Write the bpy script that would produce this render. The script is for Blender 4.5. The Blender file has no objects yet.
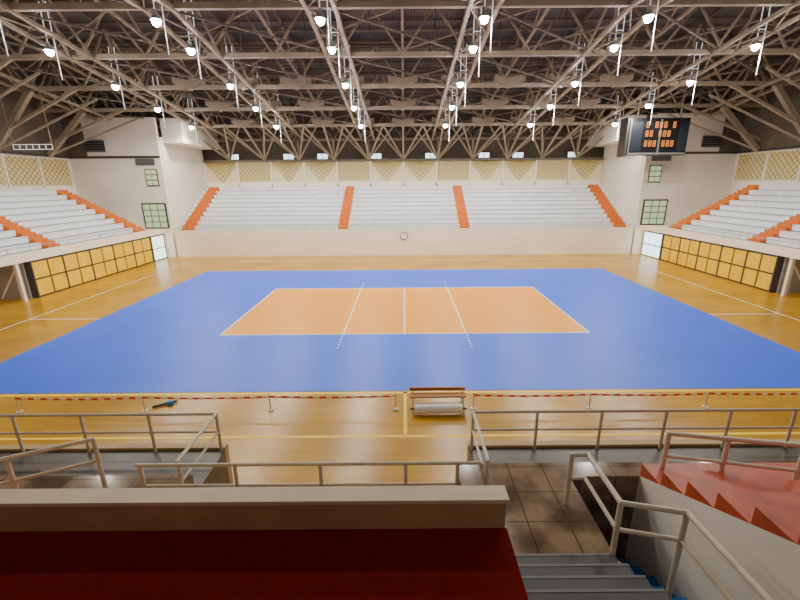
import bpy, math, random
from mathutils import Vector, Matrix
random.seed(4)
scene = bpy.context.scene

# ---------------------------------------------------------------- materials
def mat(name, col, rough=0.6, metal=0.0, emis=None, estr=0.0, noise=0.0, nscale=3.0, bump=0.0, spec=0.5):
    m = bpy.data.materials.new(name); m.use_nodes = True
    nt = m.node_tree; b = nt.nodes['Principled BSDF']
    b.inputs['Base Color'].default_value = (*col, 1)
    b.inputs['Roughness'].default_value = rough
    b.inputs['Metallic'].default_value = metal
    b.inputs['Specular IOR Level'].default_value = spec
    if emis:
        b.inputs['Emission Color'].default_value = (*emis, 1)
        b.inputs['Emission Strength'].default_value = estr
    tc = nt.nodes.new('ShaderNodeTexCoord')
    n = nt.nodes.new('ShaderNodeTexNoise'); n.inputs['Scale'].default_value = nscale
    n.inputs['Detail'].default_value = 5
    nt.links.new(tc.outputs['Object'], n.inputs['Vector'])
    if noise > 0:
        r = nt.nodes.new('ShaderNodeMapRange')
        r.inputs['From Min'].default_value = 0.3; r.inputs['From Max'].default_value = 0.7
        r.inputs['To Min'].default_value = 1 - noise; r.inputs['To Max'].default_value = 1 + noise
        nt.links.new(n.outputs['Fac'], r.inputs['Value'])
        mx = nt.nodes.new('ShaderNodeVectorMath'); mx.operation = 'SCALE'
        mx.inputs[0].default_value = col
        nt.links.new(r.outputs['Result'], mx.inputs['Scale'])
        nt.links.new(mx.outputs[0], b.inputs['Base Color'])
    if bump > 0:
        bp = nt.nodes.new('ShaderNodeBump'); bp.inputs['Strength'].default_value = bump
        nt.links.new(n.outputs['Fac'], bp.inputs['Height'])
        nt.links.new(bp.outputs[0], b.inputs['Normal'])
    return m

def wood_floor_mat():
    m = bpy.data.materials.new('wood_floor'); m.use_nodes = True
    nt = m.node_tree; b = nt.nodes['Principled BSDF']
    tc = nt.nodes.new('ShaderNodeTexCoord')
    br = nt.nodes.new('ShaderNodeTexBrick')
    br.inputs['Scale'].default_value = 1.0
    br.inputs['Brick Width'].default_value = 2.2; br.inputs['Row Height'].default_value = 0.12
    br.inputs['Mortar Size'].default_value = 0.003
    br.inputs['Color1'].default_value = (0.60, 0.31, 0.012, 1)
    br.inputs['Color2'].default_value = (0.50, 0.25, 0.010, 1)
    br.inputs['Mortar'].default_value = (0.28, 0.12, 0.01, 1)
    nt.links.new(tc.outputs['Object'], br.inputs['Vector'])
    n = nt.nodes.new('ShaderNodeTexNoise'); n.inputs['Scale'].default_value = 0.35; n.inputs['Detail'].default_value = 6
    nt.links.new(tc.outputs['Object'], n.inputs['Vector'])
    mx = nt.nodes.new('ShaderNodeMix'); mx.data_type = 'RGBA'; mx.blend_type = 'MULTIPLY'
    mx.inputs['Factor'].default_value = 0.6
    cr = nt.nodes.new('ShaderNodeValToRGB')
    cr.color_ramp.elements[0].position = 0.35; cr.color_ramp.elements[0].color = (0.62, 0.6, 0.6, 1)
    cr.color_ramp.elements[1].position = 0.65; cr.color_ramp.elements[1].color = (1.1, 1.1, 1.1, 1)
    nt.links.new(n.outputs['Fac'], cr.inputs[0])
    nt.links.new(br.outputs['Color'], mx.inputs['A']); nt.links.new(cr.outputs[0], mx.inputs['B'])
    nt.links.new(mx.outputs['Result'], b.inputs['Base Color'])
    b.inputs['Roughness'].default_value = 0.27
    b.inputs['Specular IOR Level'].default_value = 0.4
    return m

def deck_mat():
    m = bpy.data.materials.new('metal_deck'); m.use_nodes = True
    nt = m.node_tree; b = nt.nodes['Principled BSDF']
    tc = nt.nodes.new('ShaderNodeTexCoord')
    w = nt.nodes.new('ShaderNodeTexWave'); w.bands_direction = 'X'; w.inputs['Scale'].default_value = 1.6
    nt.links.new(tc.outputs['Object'], w.inputs['Vector'])
    cr = nt.nodes.new('ShaderNodeValToRGB')
    cr.color_ramp.elements[0].color = (0.07, 0.065, 0.055, 1); cr.color_ramp.elements[1].color = (0.17, 0.16, 0.14, 1)
    nt.links.new(w.outputs['Fac'], cr.inputs[0]); nt.links.new(cr.outputs[0], b.inputs['Base Color'])
    bp = nt.nodes.new('ShaderNodeBump'); bp.inputs['Strength'].default_value = 0.6
    nt.links.new(w.outputs['Fac'], bp.inputs['Height']); nt.links.new(bp.outputs[0], b.inputs['Normal'])
    b.inputs['Roughness'].default_value = 0.6
    return m

def tile_mat(name, c1, c2, mortar, sc, rough):
    m = bpy.data.materials.new(name); m.use_nodes = True
    nt = m.node_tree; b = nt.nodes['Principled BSDF']
    tc = nt.nodes.new('ShaderNodeTexCoord')
    n = nt.nodes.new('ShaderNodeTexNoise'); n.inputs['Scale'].default_value = 1.6; n.inputs['Detail'].default_value = 7
    nt.links.new(tc.outputs['Object'], n.inputs['Vector'])
    cr = nt.nodes.new('ShaderNodeValToRGB')
    cr.color_ramp.elements[0].position = 0.4; cr.color_ramp.elements[0].color = (*c1, 1)
    cr.color_ramp.elements[1].position = 0.6; cr.color_ramp.elements[1].color = (*c2, 1)
    nt.links.new(n.outputs['Fac'], cr.inputs[0])
    br = nt.nodes.new('ShaderNodeTexBrick'); br.offset = 0; br.inputs['Scale'].default_value = 1
    br.inputs['Brick Width'].default_value = sc; br.inputs['Row Height'].default_value = sc
    br.inputs['Mortar Size'].default_value = 0.008; br.inputs['Mortar'].default_value = (*mortar, 1)
    nt.links.new(tc.outputs['Object'], br.inputs['Vector'])
    nt.links.new(cr.outputs[0], br.inputs['Color1']); nt.links.new(cr.outputs[0], br.inputs['Color2'])
    nt.links.new(br.outputs['Color'], b.inputs['Base Color'])
    b.inputs['Roughness'].default_value = rough
    return m

M = dict(
 wood=wood_floor_mat(), deck=deck_mat(),
 tapew=mat('white_tape', (0.9, 0.88, 0.82), 0.4), taper=mat('red_tape', (0.75, 0.04, 0.02), 0.4),
 blue=mat('blue_mat', (0.035, 0.14, 0.88), 0.4, noise=0.06, nscale=0.4, spec=0.35),
 orange=mat('orange_mat', (1.0, 0.38, 0.008), 0.4, noise=0.05, nscale=0.5, spec=0.35),
 line=mat('white_line', (0.95, 0.95, 0.93), 0.5),
 yline=mat('yellow_line', (1.0, 0.66, 0.005), 0.5),
 cream=mat('cream_wall', (0.90, 0.79, 0.61), 0.7, noise=0.04, nscale=0.6),
 white=mat('white_wall', (0.84, 0.78, 0.66), 0.7, noise=0.06, nscale=0.5),
 seat=mat('white_seat', (0.80, 0.82, 0.84), 0.5, noise=0.08, nscale=2),
 seatd=mat('seat_riser', (0.40, 0.40, 0.41), 0.7, noise=0.15, nscale=2),
 stair=mat('orange_stair', (0.62, 0.15, 0.01), 0.6, noise=0.1),
 ypanel=mat('yellow_panel', (0.85, 0.52, 0.012), 0.5, noise=0.12, nscale=2),
 frame=mat('dark_frame', (0.06, 0.05, 0.04), 0.5),
 dark=mat('dark_void', (0.03, 0.028, 0.025), 0.8),
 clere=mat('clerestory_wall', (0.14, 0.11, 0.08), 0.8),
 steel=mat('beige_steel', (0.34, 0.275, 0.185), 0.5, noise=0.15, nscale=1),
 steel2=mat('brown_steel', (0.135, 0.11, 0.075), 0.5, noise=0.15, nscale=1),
 glass=mat('bright_glass', (0.6, 0.75, 0.8), 0.2, emis=(0.7, 0.92, 1.0), estr=2.5),
 gglass=mat('green_glass', (0.25, 0.30, 0.2), 0.2, emis=(0.6, 0.75, 0.4), estr=0.7),
 lamp=mat('lamp_glow', (1, 1, 1), 0.3, emis=(1, 0.98, 0.95), estr=150),
 lampb=mat('lamp_housing', (0.35, 0.35, 0.35), 0.4, metal=0.5),
 lampw=mat('white_rod_glow', (0.9, 0.9, 0.9), 0.4, emis=(1, 1, 1), estr=0.6),  # faint glow put into plain white rods, no light source of their own
 rail=mat('painted_rail', (0.58, 0.50, 0.36), 0.4, noise=0.12, nscale=6),
 red=mat('red_carpet', (0.17, 0.006, 0.004), 0.9, noise=0.15, nscale=8, spec=0.1),
 redstep=mat('red_paint', (0.48, 0.075, 0.025), 0.4, noise=0.25, nscale=3),
 conc=tile_mat('brown_tile', (0.10,0.06,0.035), (0.27,0.18,0.11), (0.04,0.03,0.02), 0.6, 0.13),
 conc2=mat('dark_concrete', (0.075, 0.055, 0.035), 0.4, noise=0.3, nscale=3),
 stepd=mat('slate_step', (0.045, 0.046, 0.046), 0.5, noise=0.25, nscale=4),
 nose=mat('step_nosing', (0.14, 0.13, 0.115), 0.5),
 tan=mat('tan_parapet', (0.46, 0.30, 0.14), 0.6, noise=0.12, nscale=2),
 tanl=mat('tan_coping_highlight', (0.66, 0.53, 0.35), 0.5, noise=0.1, nscale=2),  # lighter tan paints the highlight along the parapet's top edge
 bluep=mat('blue_paint', (0.012, 0.16, 0.45), 0.4),
 lattice=mat('lattice_brass', (0.52, 0.38, 0.07), 0.5),
 lattb=mat('lattice_back', (0.74, 0.64, 0.38), 0.7),
 black=mat('black_plastic', (0.012, 0.012, 0.015), 0.3),
 led=mat('led_amber', (0.3, 0.1, 0.02), 0.4, emis=(1, 0.35, 0.06), estr=0.8),
 ledb=mat('led_blue', (0.02, 0.025, 0.035), 0.4),
 brown=mat('bench_wood', (0.38, 0.15, 0.03), 0.5, noise=0.2, nscale=6),
 pvc=mat('white_pvc', (0.85, 0.85, 0.83), 0.4),
)

# ---------------------------------------------------------------- mesh builder
class MB:
    def __init__(s): s.v=[]; s.f=[]; s.m=[]; s.mats=[]
    def mi(s,k):
        if k not in s.mats: s.mats.append(k)
        return s.mats.index(k)
    def hexa(s, p, k):
        o=len(s.v); s.v+= [tuple(q) for q in p]; i=s.mi(k)
        for f in ((0,3,2,1),(4,5,6,7),(0,1,5,4),(1,2,6,5),(2,3,7,6),(3,0,4,7)):
            s.f.append(tuple(o+a for a in f)); s.m.append(i)
    def box(s,x0,x1,y0,y1,z0,z1,k):
        if x0>x1:x0,x1=x1,x0
        if y0>y1:y0,y1=y1,y0
        s.hexa([(x0,y0,z0),(x1,y0,z0),(x1,y1,z0),(x0,y1,z0),(x0,y0,z1),(x1,y0,z1),(x1,y1,z1),(x0,y1,z1)],k)
    def prism(s, poly, vec, k):
        n=len(poly); o=len(s.v); i=s.mi(k); vec=Vector(vec)
        s.v += [tuple(p) for p in poly] + [tuple(Vector(p)+vec) for p in poly]
        s.f.append(tuple(o+a for a in range(n))); s.m.append(i)
        s.f.append(tuple(o+n+a for a in reversed(range(n)))); s.m.append(i)
        for a in range(n):
            b=(a+1)%n; s.f.append((o+b,o+a,o+n+a,o+n+b)); s.m.append(i)
    def bar(s,p,q,r,k,n=4,r2=None):
        p=Vector(p);q=Vector(q);d=q-p
        if d.length<1e-5:return
        d.normalize(); up=Vector((0,0,1)) if abs(d.z)<0.95 else Vector((0,1,0))
        a=d.cross(up).normalized(); b=d.cross(a).normalized(); o=len(s.v); i=s.mi(k)
        if r2 is None:r2=r
        ph=math.pi/4 if n==4 else 0
        for c,rr in ((p,r),(q,r2)):
            for t in range(n):
                an=ph+2*math.pi*t/n
                s.v.append(tuple(c+a*math.cos(an)*rr+b*math.sin(an)*rr))
        for t in range(n):
            u=(t+1)%n; s.f.append((o+t,o+u,o+n+u,o+n+t)); s.m.append(i)
        s.f.append(tuple(o+t for t in reversed(range(n)))); s.m.append(i)
        s.f.append(tuple(o+n+t for t in range(n))); s.m.append(i)
    def path(s,pts,r,k,n=8):
        for a,b in zip(pts[:-1],pts[1:]): s.bar(a,b,r,k,n)
    def ball(s,c,r,k,nu=12,nv=8):
        o=len(s.v); i=s.mi(k); c=Vector(c)
        for a in range(nv+1):
            t=math.pi*a/nv
            for u in range(nu):
                p=2*math.pi*u/nu
                s.v.append(tuple(c+Vector((math.sin(t)*math.cos(p),math.sin(t)*math.sin(p),math.cos(t)))*r))
        for a in range(nv):
            for u in range(nu):
                w=(u+1)%nu
                s.f.append((o+a*nu+u,o+(a+1)*nu+u,o+(a+1)*nu+w,o+a*nu+w)); s.m.append(i)
    def obj(s,name,loc=None,parent=None):
        me=bpy.data.meshes.new(name); me.from_pydata(s.v,[],s.f)
        for k in s.mats: me.materials.append(M[k])
        me.polygons.foreach_set('material_index', s.m); me.update()
        o=bpy.data.objects.new(name,me); scene.collection.objects.link(o)
        if loc: o.location=loc
        if parent: o.parent=parent
        return o

# ---------------------------------------------------------------- floor and court
b=MB(); b.box(-34,34,-6,50,-0.2,0,'wood'); b.obj('floor')
YN,YF=18.35,27.35
b=MB(); b.box(-16.8,16.8,12.75,33.6,0,0.008,'blue')
b.box(-9,9,YN,YF,0.008,0.012,'orange')
w=0.07
def hl(x0,x1,y): b.box(x0,x1,y-w/2,y+w/2,0.012,0.014,'line')
def vl(x,y0,y1): b.box(x-w/2,x+w/2,y0,y1,0.012,0.014,'line')
hl(-9,9,YN);hl(-9,9,YF);vl(-9,YN,YF);vl(9,YN,YF);vl(0,YN,YF);vl(-3,YN,YF);vl(3,YN,YF)
for x in(-3,3):
    for i in range(5):
        vl(x,YN-0.35-0.35*i,YN-0.2-0.35*i)
        vl(x,YF+0.2+0.35*i,YF+0.35+0.35*i)
b.obj('volleyball_court')
b=MB()
for x in(-20.7,20.7): b.box(x-.03,x+.03,9,38,0,0.003,'line')
b.box(-20.7,20.7,38,38.06,0,0.003,'line')
for s in(-1,1):
    b.box(s*16.8,s*20.7,21,21.06,0,.003,'line')
b.box(-23,23,10.04,10.14,0,0.003,'yline')
b.box(-.05,.05,10.1,12.75,0,0.003,'yline')
b.box(-17,17,12.55,12.69,0,0.003,'yline')
b.box(-17,17,33.7,33.78,0,0.003,'yline')
b.obj('floor_markings')

# ---------------------------------------------------------------- grandstands
def grandstand(mp, u0,u1,z0,rows,stairs,frontz):
    b=MB(); rise=0.42; tread=0.76
    def bx(ua,ub,va,vb,za,zb,k):
        x0,y0=mp(ua,va);x1,y1=mp(ub,vb); b.box(x0,x1,y0,y1,za,zb,k)
    bx(u0,u1,0,0.18,frontz,z0+0.12,'cream')     # front parapet
    bx(u0,u1,0.18,1.0,z0-0.3,z0,'seatd')
    cuts=[u0]+[c for s in stairs for c in s]+[u1]
    for i in range(rows):
        v=1.0+tread*i - 0.2; z=z0+rise*i
        bx(u0,u1,v,v+tread+0.02 if i<rows-1 else v+tread+0.6, z-0.6 if i else z-0.3, z+rise,'seatd')
        for a in range(0,len(cuts),2):
            ua,ub=cuts[a],cuts[a+1]
            if ub-ua<0.3: continue
            bx(ua,ub,v-0.10,v+0.36,z+rise,z+rise+0.05,'seat')
            bx(ua,ub,v-0.06,v,z+0.09,z+rise,'seat')
        for (sa,sb) in stairs:
            bx(sa,sb,v-0.12,v+0.3,z,z+rise+0.06,'stair')
            bx(sa,sb,v-0.45,v-0.12,z-0.1,z+rise*0.5+0.05,'stair')
    return b
# back stand
b=grandstand(lambda u,v:(u,40.8+v),-23.15,23.15,2.57,10,[(-22.6,-21.4),(-6.7,-5.7),(5.7,6.7),(21.4,22.6)],0)
b.path([(-23,40.88,2.95),(23,40.88,2.95)],0.02,'lattice',6)
for i in range(47): b.bar((-23+i,40.88,2.65),(-23+i,40.88,2.95),0.015,'lattice')
b.obj('grandstand')
YE={-1:38.2,1:37.3}
for s in(-1,1):
    ye=YE[s]
    b=grandstand(lambda u,v,s=s:(s*(24+v),u),10,ye,2.9,9,[(18.0,19.1),(27.4,28.5),(ye-1.2,ye)],2.45)
    b.path([(s*24.08,10,3.35),(s*24.08,ye,3.35)],0.02,'lampb',6)
    for i in range(18): b.bar((s*24.08,10.3+i*1.55,3.0),(s*24.08,10.3+i*1.55,3.35),0.015,'lampb')
    b.box(s*24.1,s*24.4,25.4,ye,0,2.45,'frame')
    n=10; L=(ye-25.6)/n
    for i in range(n):
        y=25.5+i*L
        for (z0,z1) in((0.12,1.15),(1.27,2.3)):
            b.box(s*24.03,s*24.12,y+0.07,y+L-0.07,z0,z1,'ypanel')
    for i in range(0,n+1,2):
        b.box(s*24.0,s*24.14,25.5+i*L-.05,25.5+i*L+.05,0,2.45,'frame')
    b.box(s*26.5,s*26.7,10,25.4,0,2.6,'cream')
    b.box(s*24.4,s*26.6,25.3,25.45,0,2.6,'seatd')
    for y in (12,16,20,24.6):
        b.box(s*24.05,s*24.25,y-.1,y+.1,0,2.45,'white')
    b.path([(s*24.1,24.6,2.3),(s*25.6,24.6,0.2)],0.05,'white',6)
    b.obj('grandstand')

# ---------------------------------------------------------------- walls
def lattice(b,mp,u0,u1,z0,z1,sp,r,k):
    W=u1-u0;H=z1-z0;c=-H
    while c<W:
        a0=max(0,c);a1=min(W,c+H)
        if a1-a0>0.05:
            p=(u0+a0,z0+(a0-c));q=(u0+a1,z0+(a1-c)); b.bar(mp(*p),mp(*q),r,k)
            p=(u1-a0,z0+(a0-c));q=(u1-a1,z0+(a1-c)); b.bar(mp(*p),mp(*q),r,k)
        c+=sp
def vlattice(b,mp,u0,u1,z0,z1,r,k):
    um=(u0+u1)/2; H=z1-z0; n=6
    for i in range(n):
        f=i/n
        for s in(-1,1):
            ua=um+s*(u1-um)*(1-f)
            b.bar(mp(ua,z1),mp(um-s*(u1-um)*f*1.0,z0+H*f),r,k)
    b.bar(mp(u0,z1),mp(u1,z1),r,k)
b=MB(); b.box(-23.15,23.15,49.2,49.5,0,9.7,'lattb')
n=12;L=46.2/n
for i in range(n):
    u=-23.1+i*L
    b.box(u-.05,u+.11,49.0,49.2,6.8,9.7,'white')
    b.box(u+.12,u+L-.12,49.14,49.2,7.1,7.35,'white')
    if i%3!=1:
        vlattice(b,lambda a,z:(a,49.1,z),u+.15,u+L-.1,7.4,9.5,0.045,'lattice')
    else:
        lattice(b,lambda a,z:(a,49.12,z),u+.1,u+L-.1,7.5,9.5,0.45,0.035,'lattice')
b.box(-23.1,23.1,48.9,49.2,9.6,9.8,'steel2'); b.box(-23.1,23.1,49.0,49.2,6.8,7.1,'white')
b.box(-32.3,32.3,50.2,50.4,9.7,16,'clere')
b.obj('wall_back')
b=MB()
for x in(-20,-13.5,-9.5,-3.2,3.2,9.5,13.5,20):
    b.box(x-.6,x+.6,50.08,50.12,9.95,10.5,'glass'); b.box(x-.7,x+.7,50.12,50.18,9.85,10.6,'frame')
    b.box(x-.03,x+.03,50.04,50.12,9.9,10.5,'frame')
b.obj('window_1')

for s,nm in((-1,'left'),(1,'right')):
    b=MB()
    b.box(s*32,s*32.3,-4,41,0,9.6,'white')
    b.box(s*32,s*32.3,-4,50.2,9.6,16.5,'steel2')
    for i in range(10):
        u0=7.5+i*3.3
        b.box(s*31.95,s*32,u0,u0+3.2,7.1,9.5,'lattb')
        lattice(b,lambda a,z,s=s:(s*31.9,a,z),u0+.1,u0+3.1,7.2,9.4,0.5,0.03,'lattice')
        b.box(s*31.85,s*32,u0-.1,u0+.05,7,9.7,'white')
    b.box(s*31.8,s*32,-4,40.6,9.6,9.8,'frame')
    b.obj('wall_'+nm)
    b=MB()
    b.box(s*23.3,s*32.0,40.8,41.1,0,9.7,'white')
    b.box(s*23.3,s*30.2,40.8,41.1,9.7,13.2,'white')
    b.box(s*30.2,s*32.0,40.8,41.1,9.7,13.2,'steel2')
    b.box(s*23.2,s*23.5,41.1,49.3,2.5,11.5,'white')
    b.box(s*21.2,s*23.2,41.5,49.3,11.0,13.2,'white')
    b.box(s*24,s*32,YE[s]+.03,40.8,2.45,2.9,'cream')
    b.box(s*23.3,s*24.2,40.6,40.8,0,2.9,'cream')
    b.box(s*23.3,s*32,40.7,40.8,9.6,9.8,'frame')
    b.obj('wall_corner_'+nm)
    b=MB() # vents
    for (xa,xb,za,zb) in((28.4,30.2,10.2,11.2),(23.9,25.6,9.0,9.5)):
        b.box(s*xa,s*xb,40.55,40.8,za,zb,'black')
        for i in range(5): b.box(s*xa,s*xb,40.5,40.56,za+.08+i*(zb-za)/5,za+.12+i*(zb-za)/5,'lampb')
    b.obj('ventilation_grille')
    b=MB() # upper door
    xa,xb=(23.5,25.9) if s<0 else (23.7,26.1)
    b.box(s*xa,s*xb,40.72,40.8,2.9,5.4,'frame')
    for i in range(3):
        for j in range(4):
            w_=(xb-xa-.2)/3;h_=2.3/4
            b.box(s*(xa+.1+i*w_+.05),s*(xa+.1+(i+1)*w_-.05),40.68,40.73,3.0+j*h_+.04,3.0+(j+1)*h_-.04,'gglass')
    b.obj('door_1' if s<0 else 'door_2')
    b=MB()
    xa,xb=23.8,25.0
    b.box(s*xa,s*xb,40.72,40.8,7.0,8.6,'frame')
    for i in range(2):
        for j in range(3):
            b.box(s*(xa+.08+i*.54),s*(xa+.08+i*.54+.48),40.68,40.73,7.1+j*.5,7.1+j*.5+.42,'gglass')
    b.obj('window_2' if s<0 else 'window_3')
    b=MB()
    ya=YE[s]+.05; n=3; Ld=(40.5-ya-.3)/n
    b.box(s*24.15,s*24.4,ya,40.58,0,2.44,'cream')
    b.box(s*24.08,s*24.16,ya+.1,40.5,0,2.4,'frame')
    for i in range(n):
        y=ya+.2+i*Ld
        b.box(s*24.03,s*24.1,y,y+Ld-.12,0.1,1.1,'glass'); b.box(s*24.03,s*24.1,y,y+Ld-.12,1.2,2.3,'glass')
    b.obj('door_3' if s<0 else 'door_4')

# clock
b=MB(); b.bar((0,40.79,2.0),(0,40.72,2.0),0.4,'black',24); b.bar((0,40.72,2.0),(0,40.70,2.0),0.33,'line',24)
b.bar((0,40.69,2.0),(0.14,40.69,2.14),0.03,'black'); b.bar((0,40.69,2.0),(0,40.69,2.24),0.025,'black')
b.obj('wall_clock')

# ---------------------------------------------------------------- roof
def zb(y): return 15.4-0.134*max(0,y-23) if y>23 else 15.4-0.05*(23-y)
DP=2.9
Ys=[8,13,18,23,28.3,33.4,38.4,43.6,49.3]
def truss_y(X):
    b=MB()
    for i in range(len(Ys)-1):
        y0,y1=Ys[i],Ys[i+1]; ym=(y0+y1)/2
        for dx in(-.7,.7):
            b.bar((X+dx,y0,zb(y0)),(X+dx,y1,zb(y1)),0.14,'steel')
            b.bar((X+dx,y0,zb(y0)),(X,ym,zb(ym)+DP),0.08,'steel')
            b.bar((X+dx,y1,zb(y1)),(X,ym,zb(ym)+DP),0.08,'steel')
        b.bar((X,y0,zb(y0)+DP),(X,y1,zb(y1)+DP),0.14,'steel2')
        b.bar((X-.7,y0,zb(y0)),(X+.7,y0,zb(y0)),0.06,'steel')
        b.bar((X-.7,y0,zb(y0)),(X+.7,ym,zb(ym)),0.05,'steel')
        b.bar((X+.7,ym,zb(ym)),(X-.7,y1,zb(y1)),0.05,'steel')
        b.bar((X-.7,ym,zb(ym)),(X+.7,ym,zb(ym)),0.05,'steel')
    return b
for X in(-28,-20,-12,-4,4,12,20,28):
    truss_y(X).obj('roof_truss')
for X in(-24,-16,-8,0,8,16,24):      # lighter secondary trusses
    b=MB()
    for i in range(1,len(Ys)-1):
        y0,y1=Ys[i],Ys[i+1]; ym=(y0+y1)/2
        b.bar((X,y0,zb(y0)+1.2),(X,y1,zb(y1)+1.2),0.1,'steel')
        b.bar((X,y0,zb(y0)+DP),(X,y1,zb(y1)+DP),0.09,'steel2')
        b.bar((X,y0,zb(y0)+1.2),(X,ym,zb(ym)+DP),0.055,'steel'); b.bar((X,ym,zb(ym)+DP),(X,y1,zb(y1)+1.2),0.055,'steel')
    b.obj('roof_truss')
for Y in Ys[1:]:
    b=MB(); z=zb(Y)
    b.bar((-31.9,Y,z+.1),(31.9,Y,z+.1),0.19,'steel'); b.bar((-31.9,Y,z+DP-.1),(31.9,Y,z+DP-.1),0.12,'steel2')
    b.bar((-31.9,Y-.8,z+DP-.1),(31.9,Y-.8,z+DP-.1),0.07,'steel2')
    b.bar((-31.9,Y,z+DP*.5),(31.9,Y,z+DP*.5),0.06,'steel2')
    x=-32
    while x<32:
        b.bar((x,Y,z+.1),(x+2,Y,z+DP-.1),0.085,'steel'); b.bar((x+2,Y,z+DP-.1),(x+4,Y,z+.1),0.085,'steel')
        b.bar((x+2,Y,z+.1),(x+2,Y,z+DP-.1),0.045,'steel2')
        x+=4
    b.obj('roof_truss')
b=MB()
for i in range(2,len(Ys)-1):
    y0,y1=Ys[i],Ys[i+1]
    for X in range(-28,28,8):
        b.bar((X,y0,zb(y0)+.1),(X+8,y1,zb(y1)+.1),0.07,'steel2')
        b.bar((X+8,y0,zb(y0)+1.4),(X,y1,zb(y1)+1.4),0.06,'steel')
        b.bar((X+4,y0,zb(y0)+.1),(X+4,y1,zb(y1)+DP-.2),0.07,'steel')
for y in [8.2+1.25*k for k in range(33)]:
    b.bar((-31.9,y,zb(y)+DP+.2),(31.9,y,zb(y)+DP+.2),0.08,'steel2')
b.obj('roof_bracing')
b=MB()
for X in range(-20,21,4):
    b.bar((X,49.1,9.7),(X,49.1,12),0.16,'steel')
    for dx in(-4,-2,2,4):
        b.bar((X,49.0,9.8),(X+dx,43.6,zb(43.6)+(0.1 if abs(dx)==2 else 1.2)),0.1,'steel')
    b.bar((X,49.0,9.9),(X,43.6,zb(43.6)),0.12,'steel')
for s in(-1,1):
    for Y in Ys[2:-1]:
        b.bar((s*31.9,Y,9.7),(s*28,Y,zb(Y)),0.26,'steel'); b.bar((s*31.9,Y,10.6),(s*24,Y,zb(Y)+.3),0.14,'steel')
        b.bar((s*31.9,Y,9.7),(s*24.5,Y+2,zb(Y+2)),0.1,'steel')
b.obj('roof_strut')
for Yd in(33.4,38.4,43.6):
    b=MB()
    for X in range(-16,17,4):
        z=zb(Yd)
        for s in(-1,1):
            x0=X
            b.hexa([(x0-.05,Yd-.3,z-.1),(x0+s*1.1,Yd-.3,z+.35),(x0+s*1.1,Yd+.3,z+.35),(x0-.05,Yd+.3,z-.1),
                    (x0-.05,Yd-.3,z+.55),(x0+s*1.1,Yd-.3,z+.75),(x0+s*1.1,Yd+.3,z+.75),(x0-.05,Yd+.3,z+.55)],'steel')
    b.obj('gusset_box')
b=MB()
r0=DP+.35
for (ya,yb) in((5,23),(23,50.5)):
    b.hexa([(-33,ya,zb(ya)+r0),(33,ya,zb(ya)+r0),(33,yb,zb(yb)+r0),(-33,yb,zb(yb)+r0),
            (-33,ya,zb(ya)+r0+.15),(33,ya,zb(ya)+r0+.15),(33,yb,zb(yb)+r0+.15),(-33,yb,zb(yb)+r0+.15)],'deck')
b.obj('ceiling')

# ---------------------------------------------------------------- lamps
lampmesh=MB()
lampmesh.bar((0,0,0.0),(0,0,0.24),0.28,'lampb',16,0.1)
lampmesh.bar((0,0,0.24),(0,0,0.44),0.1,'lampb',12)
lampmesh.ball((0,0,-.07),0.20,'lamp')
lampmesh.bar((0,0,0.44),(0,0,2.4),0.025,'lampw',6)
lampmesh.bar((0.38,0,-1.5),(0.38,0,2.4),0.025,'lampw',6)
lampmesh.bar((0,0,.8),(0.38,0,.8),0.02,'lampw',6)
me=None
for Y,E in((15.4,450),(22.6,900),(25.8,800),(31,950),(35.8,950),(41,1000)):
    for X in(-20,-12,-4,4,12,20):
        z=zb(Y)-.6
        if me is None:
            o=lampmesh.obj('high_bay_lamp'); me=o.data
        else:
            o=bpy.data.objects.new('high_bay_lamp',me); scene.collection.objects.link(o)
        o.location=(X,Y,z)
        l=bpy.data.lights.new('bulb','SPOT'); l.energy=E*1.0; l.shadow_soft_size=0.12; l.color=(1,0.95,0.86)
        l.spot_size=math.radians(168); l.spot_blend=0.4
        lo=bpy.data.objects.new('bulb',l); scene.collection.objects.link(lo); lo.parent=o; lo.location=(0,0,-.42)

# ---------------------------------------------------------------- scoreboard
b=MB()
b.box(19.4,24.6,37.2,38.2,9.3,12.3,'black')
b.box(19.2,19.4,37.1,38.3,9.2,12.35,'frame')
for s0 in(19.5,22.1): b.box(s0,s0+.08,37.1,37.2,9.3,12.2,'lampb')
for j,zz in enumerate((10.0,10.8,11.5)):
    for i in range(7):
        if (i+j)%4==3: continue
        x=20.9+i*.38
        for (a,c,d,e) in((0,.22,.0,.06),(0,.22,.22,.28),(0,.22,.44,.5),(0,.05,0,.5),(.17,.22,0,.5)):
            b.box(x+a,x+c,37.14,37.2,zz+d,zz+e,'led')
b.box(19.6,20.6,37.12,37.2,9.6,12,'ledb'); b.box(23.8,24.5,37.12,37.2,9.6,12,'ledb')
b.box(19.5,24.5,37.08,37.2,9.35,9.5,'lampb')
for x in(20.3,24): b.bar((x,37.7,12.2),(x,37.7,zb(37.7)+2.9),0.06,'steel')
b.obj('scoreboard')
b=MB()
for k in(0,.35): b.bar((-30,33,9.8+k),(-27,33,9.8+k),.03,'lampw')
for i in range(7): b.bar((-30+i*.5,33,9.8),(-30+i*.5,33,10.15),.02,'lampw')
for x in(-30,-27): b.bar((x,33,10.15),(x,33,zb(33)+.1),.03,'steel')
b.obj('hanging_light_frame')

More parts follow.
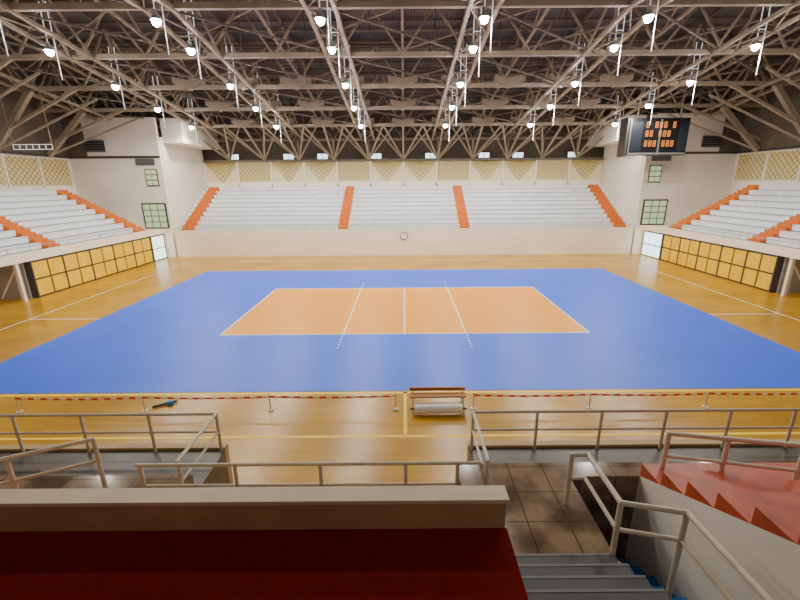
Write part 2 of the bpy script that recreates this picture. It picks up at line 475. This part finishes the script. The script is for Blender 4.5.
# ---------------------------------------------------------------- bench, tape on the floor
b=MB()
b.box(0.15,1.95,11.42,11.68,0.47,0.52,'brown'); b.box(0.15,1.95,11.74,11.8,0.56,0.66,'brown')
for x in(0.25,1.85):
    b.bar((x,11.1,0),(x,11.45,.47),.025,'rail',6); b.bar((x,11.66,0),(x,11.66,.47),.025,'rail',6)
    b.bar((x,11.66,.47),(x,11.77,.6),.02,'rail',6); b.bar((x,11.1,.03),(x,11.66,.03),.02,'rail',6)
b.bar((0.25,11.66,.15),(1.85,11.66,.15),.02,'rail',6)
b.bar((0.3,11.24,.19),(1.8,11.24,.19),.15,'pvc',20)
b.bar((0.15,11.24,.19),(1.95,11.24,.19),.03,'frame',10)
b.obj('bench')
for (xa,xb) in((-12.5,-.3),(2.2,13.5)):
    b=MB()
    n=60
    for i in range(n):
        x0=xa+(xb-xa)*i/n;x1=xa+(xb-xa)*(i+1)/n
        sag=lambda x:-.04*math.sin(math.pi*((x-xa)/(xb-xa)*3%1))
        b.box(x0,x1,11.5,11.505,.47+sag(x0),.54+sag(x0),'tapew' if i%2 else 'taper')
    for i in range(4):
        x=xa+(xb-xa)*i/3
        b.bar((x,11.53,0),(x,11.53,.58),.02,'rail',8); b.bar((x,11.53,0),(x,11.53,.03),.1,'rail',16)
    b.obj('barrier_tape')
b=MB(); b.bar((-8.3,11.7,.05),(-7.7,12.1,.05),.04,'black',8); b.bar((-7.9,11.9,0.05),(-7.75,11.95,0.06),.09,'bluep',10)
b.obj('umbrella')

# ---------------------------------------------------------------- near side stand
b=MB()
XL=-3.85
b.box(-14,XL,3.1,6.1,0,2.0,'conc'); b.box(-14,XL,6.1,7.35,0,1.6,'conc2')
b.box(-14,XL,7.35,7.5,0,1.66,'tan')
b.box(XL,0.92,3.1,5.85,0,1.6,'conc2')
b.box(-8,-4.3,4.3,5.4,2.0,2.12,'redstep'); b.box(XL,-2.4,4.6,5.7,1.6,2.1,'conc')
b.box(1.35,14,6.1,7.35,0,1.6,'conc2'); b.box(1.35,14,7.35,7.5,0,1.66,'tan')
b.box(0.92,2.8,4.1,6.1,0,2.2,'conc')
b.box(2.8,14,5.75,6.1,0,2.2,'conc')
b.box(-12,0.9,2.94,3.1,0,4.28,'tan'); b.box(-12,0.92,2.93,3.11,4.28,4.32,'tanl')
b.box(-12,0.92,1.0,2.94,0,4.0,'red')
b.box(-12,0.92,-4,0.8,0,5.3,'red')
for i in range(17):
    y1=4.1-.3*i
    b.box(0.93,2.7,y1-.3,y1,0,2.2+.18*(i+1),'stepd')
    b.box(0.93,2.7,y1-.03,y1+.002,2.2+.18*(i+1)-.02,2.2+.18*(i+1)+.004,'nose')
for i in range(8):
    y0=3.0+.33*i
    b.box(2.8,4.0,y0,y0+.33,0,1.9-.2*i,'stepd'); b.box(2.8,4.0,y0+.18,y0+.34,1.9-.2*i-.14,1.9-.2*i+.01,'bluep')
b.box(2.7,2.8,-1,4.1,0,2.25,'tan')
b.box(4.0,4.12,0.5,5.75,0,2.2,'white')
for i in range(12):
    yy=5.75-.5*i; zz=2.2+.25*(i+1)
    b.box(4.0,4.12,yy-.5,yy,2.2,zz-.25,'white')
    b.prism([(4.0,yy,zz-.25),(4.0,yy,zz),(4.0,yy-.5,zz)],(.12,0,0),'redstep')
    b.prism([(4.0,yy,zz-.25),(4.0,yy-.5,zz),(4.0,yy-.5,zz-.25)],(.12,0,0),'white')
    b.box(4.12,14,yy-.5,yy,0,zz,'redstep')
b.obj('near_grandstand')

def rail(top,posts,drops,r=0.032,low=(0.42,)):
    b=MB()
    b.path(top,r,'rail',10)
    for p in top: b.ball(p,r,'rail')
    for l in low: b.path([(p[0],p[1],p[2]-l) for p in top],r*.8,'rail',8)
    for (x,y,z),d in zip(posts,drops): b.bar((x,y,z),(x,y,z-d),r,'rail',10)
    b.obj('railing')
ZT=2.5
px=[-3.9-1.4*i for i in range(7)]
rail([(-13,7.3,ZT),(-3.9,7.3,ZT),(-3.9,5.82,ZT)],[(x,7.3,ZT) for x in px]+[(-3.9,5.85,ZT)],[.9]*8)
rail([(-4.55,5.76,ZT-.02),(1.25,5.76,ZT-.02)],[(-4.5,5.76,ZT-.02)]+[(x,5.76,ZT-.02) for x in(-2.9,-1.45,0.0,0.88)],[.48]+[.88]*4)
rail([(1.4,5.78,ZT),(1.4,7.3,ZT),(13,7.3,ZT)],[(1.4,5.85,ZT),(1.4,7.3,ZT)]+[(1.4+1.33*i,7.3,ZT) for i in range(1,9)],[.3,.9]+[.9]*8)
rail([(2.5,5.14,3.1),(2.74,5.14,3.1),(2.74,4.19,3.1),(3.45,4.0,3.12),(3.45,2.6,3.2),(3.45,1.6,3.6)],
     [(2.5,5.14,3.1),(2.74,4.19,3.1),(3.45,4.0,3.12),(3.45,2.7,3.2)],[.9,.9,1.8,1.4],r=.036)
rail([(4.28,5.65,3.1),(5.7,4.9,3.4),(6.6,4.4,3.6)],[(4.28,5.65,3.1),(4.95,5.3,3.25),(5.7,4.9,3.4)],[.7,.85,.75],r=.036)
rail([(-8,4.6,2.9),(-5.3,5.9,2.9)],[(-5.3,5.9,2.9),(-6.3,5.4,2.9),(-7.5,4.85,2.9)],[.9]*3,r=.036)

# ---------------------------------------------------------------- world, camera
wd=bpy.data.worlds.new('world'); scene.world=wd; wd.use_nodes=True
wd.node_tree.nodes['Background'].inputs[0].default_value=(1.0,0.96,0.9,1)
wd.node_tree.nodes['Background'].inputs[1].default_value=0.3
cam=bpy.data.cameras.new('camera'); co=bpy.data.objects.new('camera',cam); scene.collection.objects.link(co)
cam.sensor_width=36; cam.lens=36*401.4/800; cam.shift_x=-0.0055; cam.clip_start=0.05; cam.clip_end=300
th=math.radians(16.1)
R=Matrix.Rotation(math.radians(90)-th,3,'X')
R=R@Matrix.Rotation(math.radians(-0.43),3,'Z')
co.matrix_world=Matrix.Translation((0,0,7.02))@R.to_4x4()
scene.camera=co
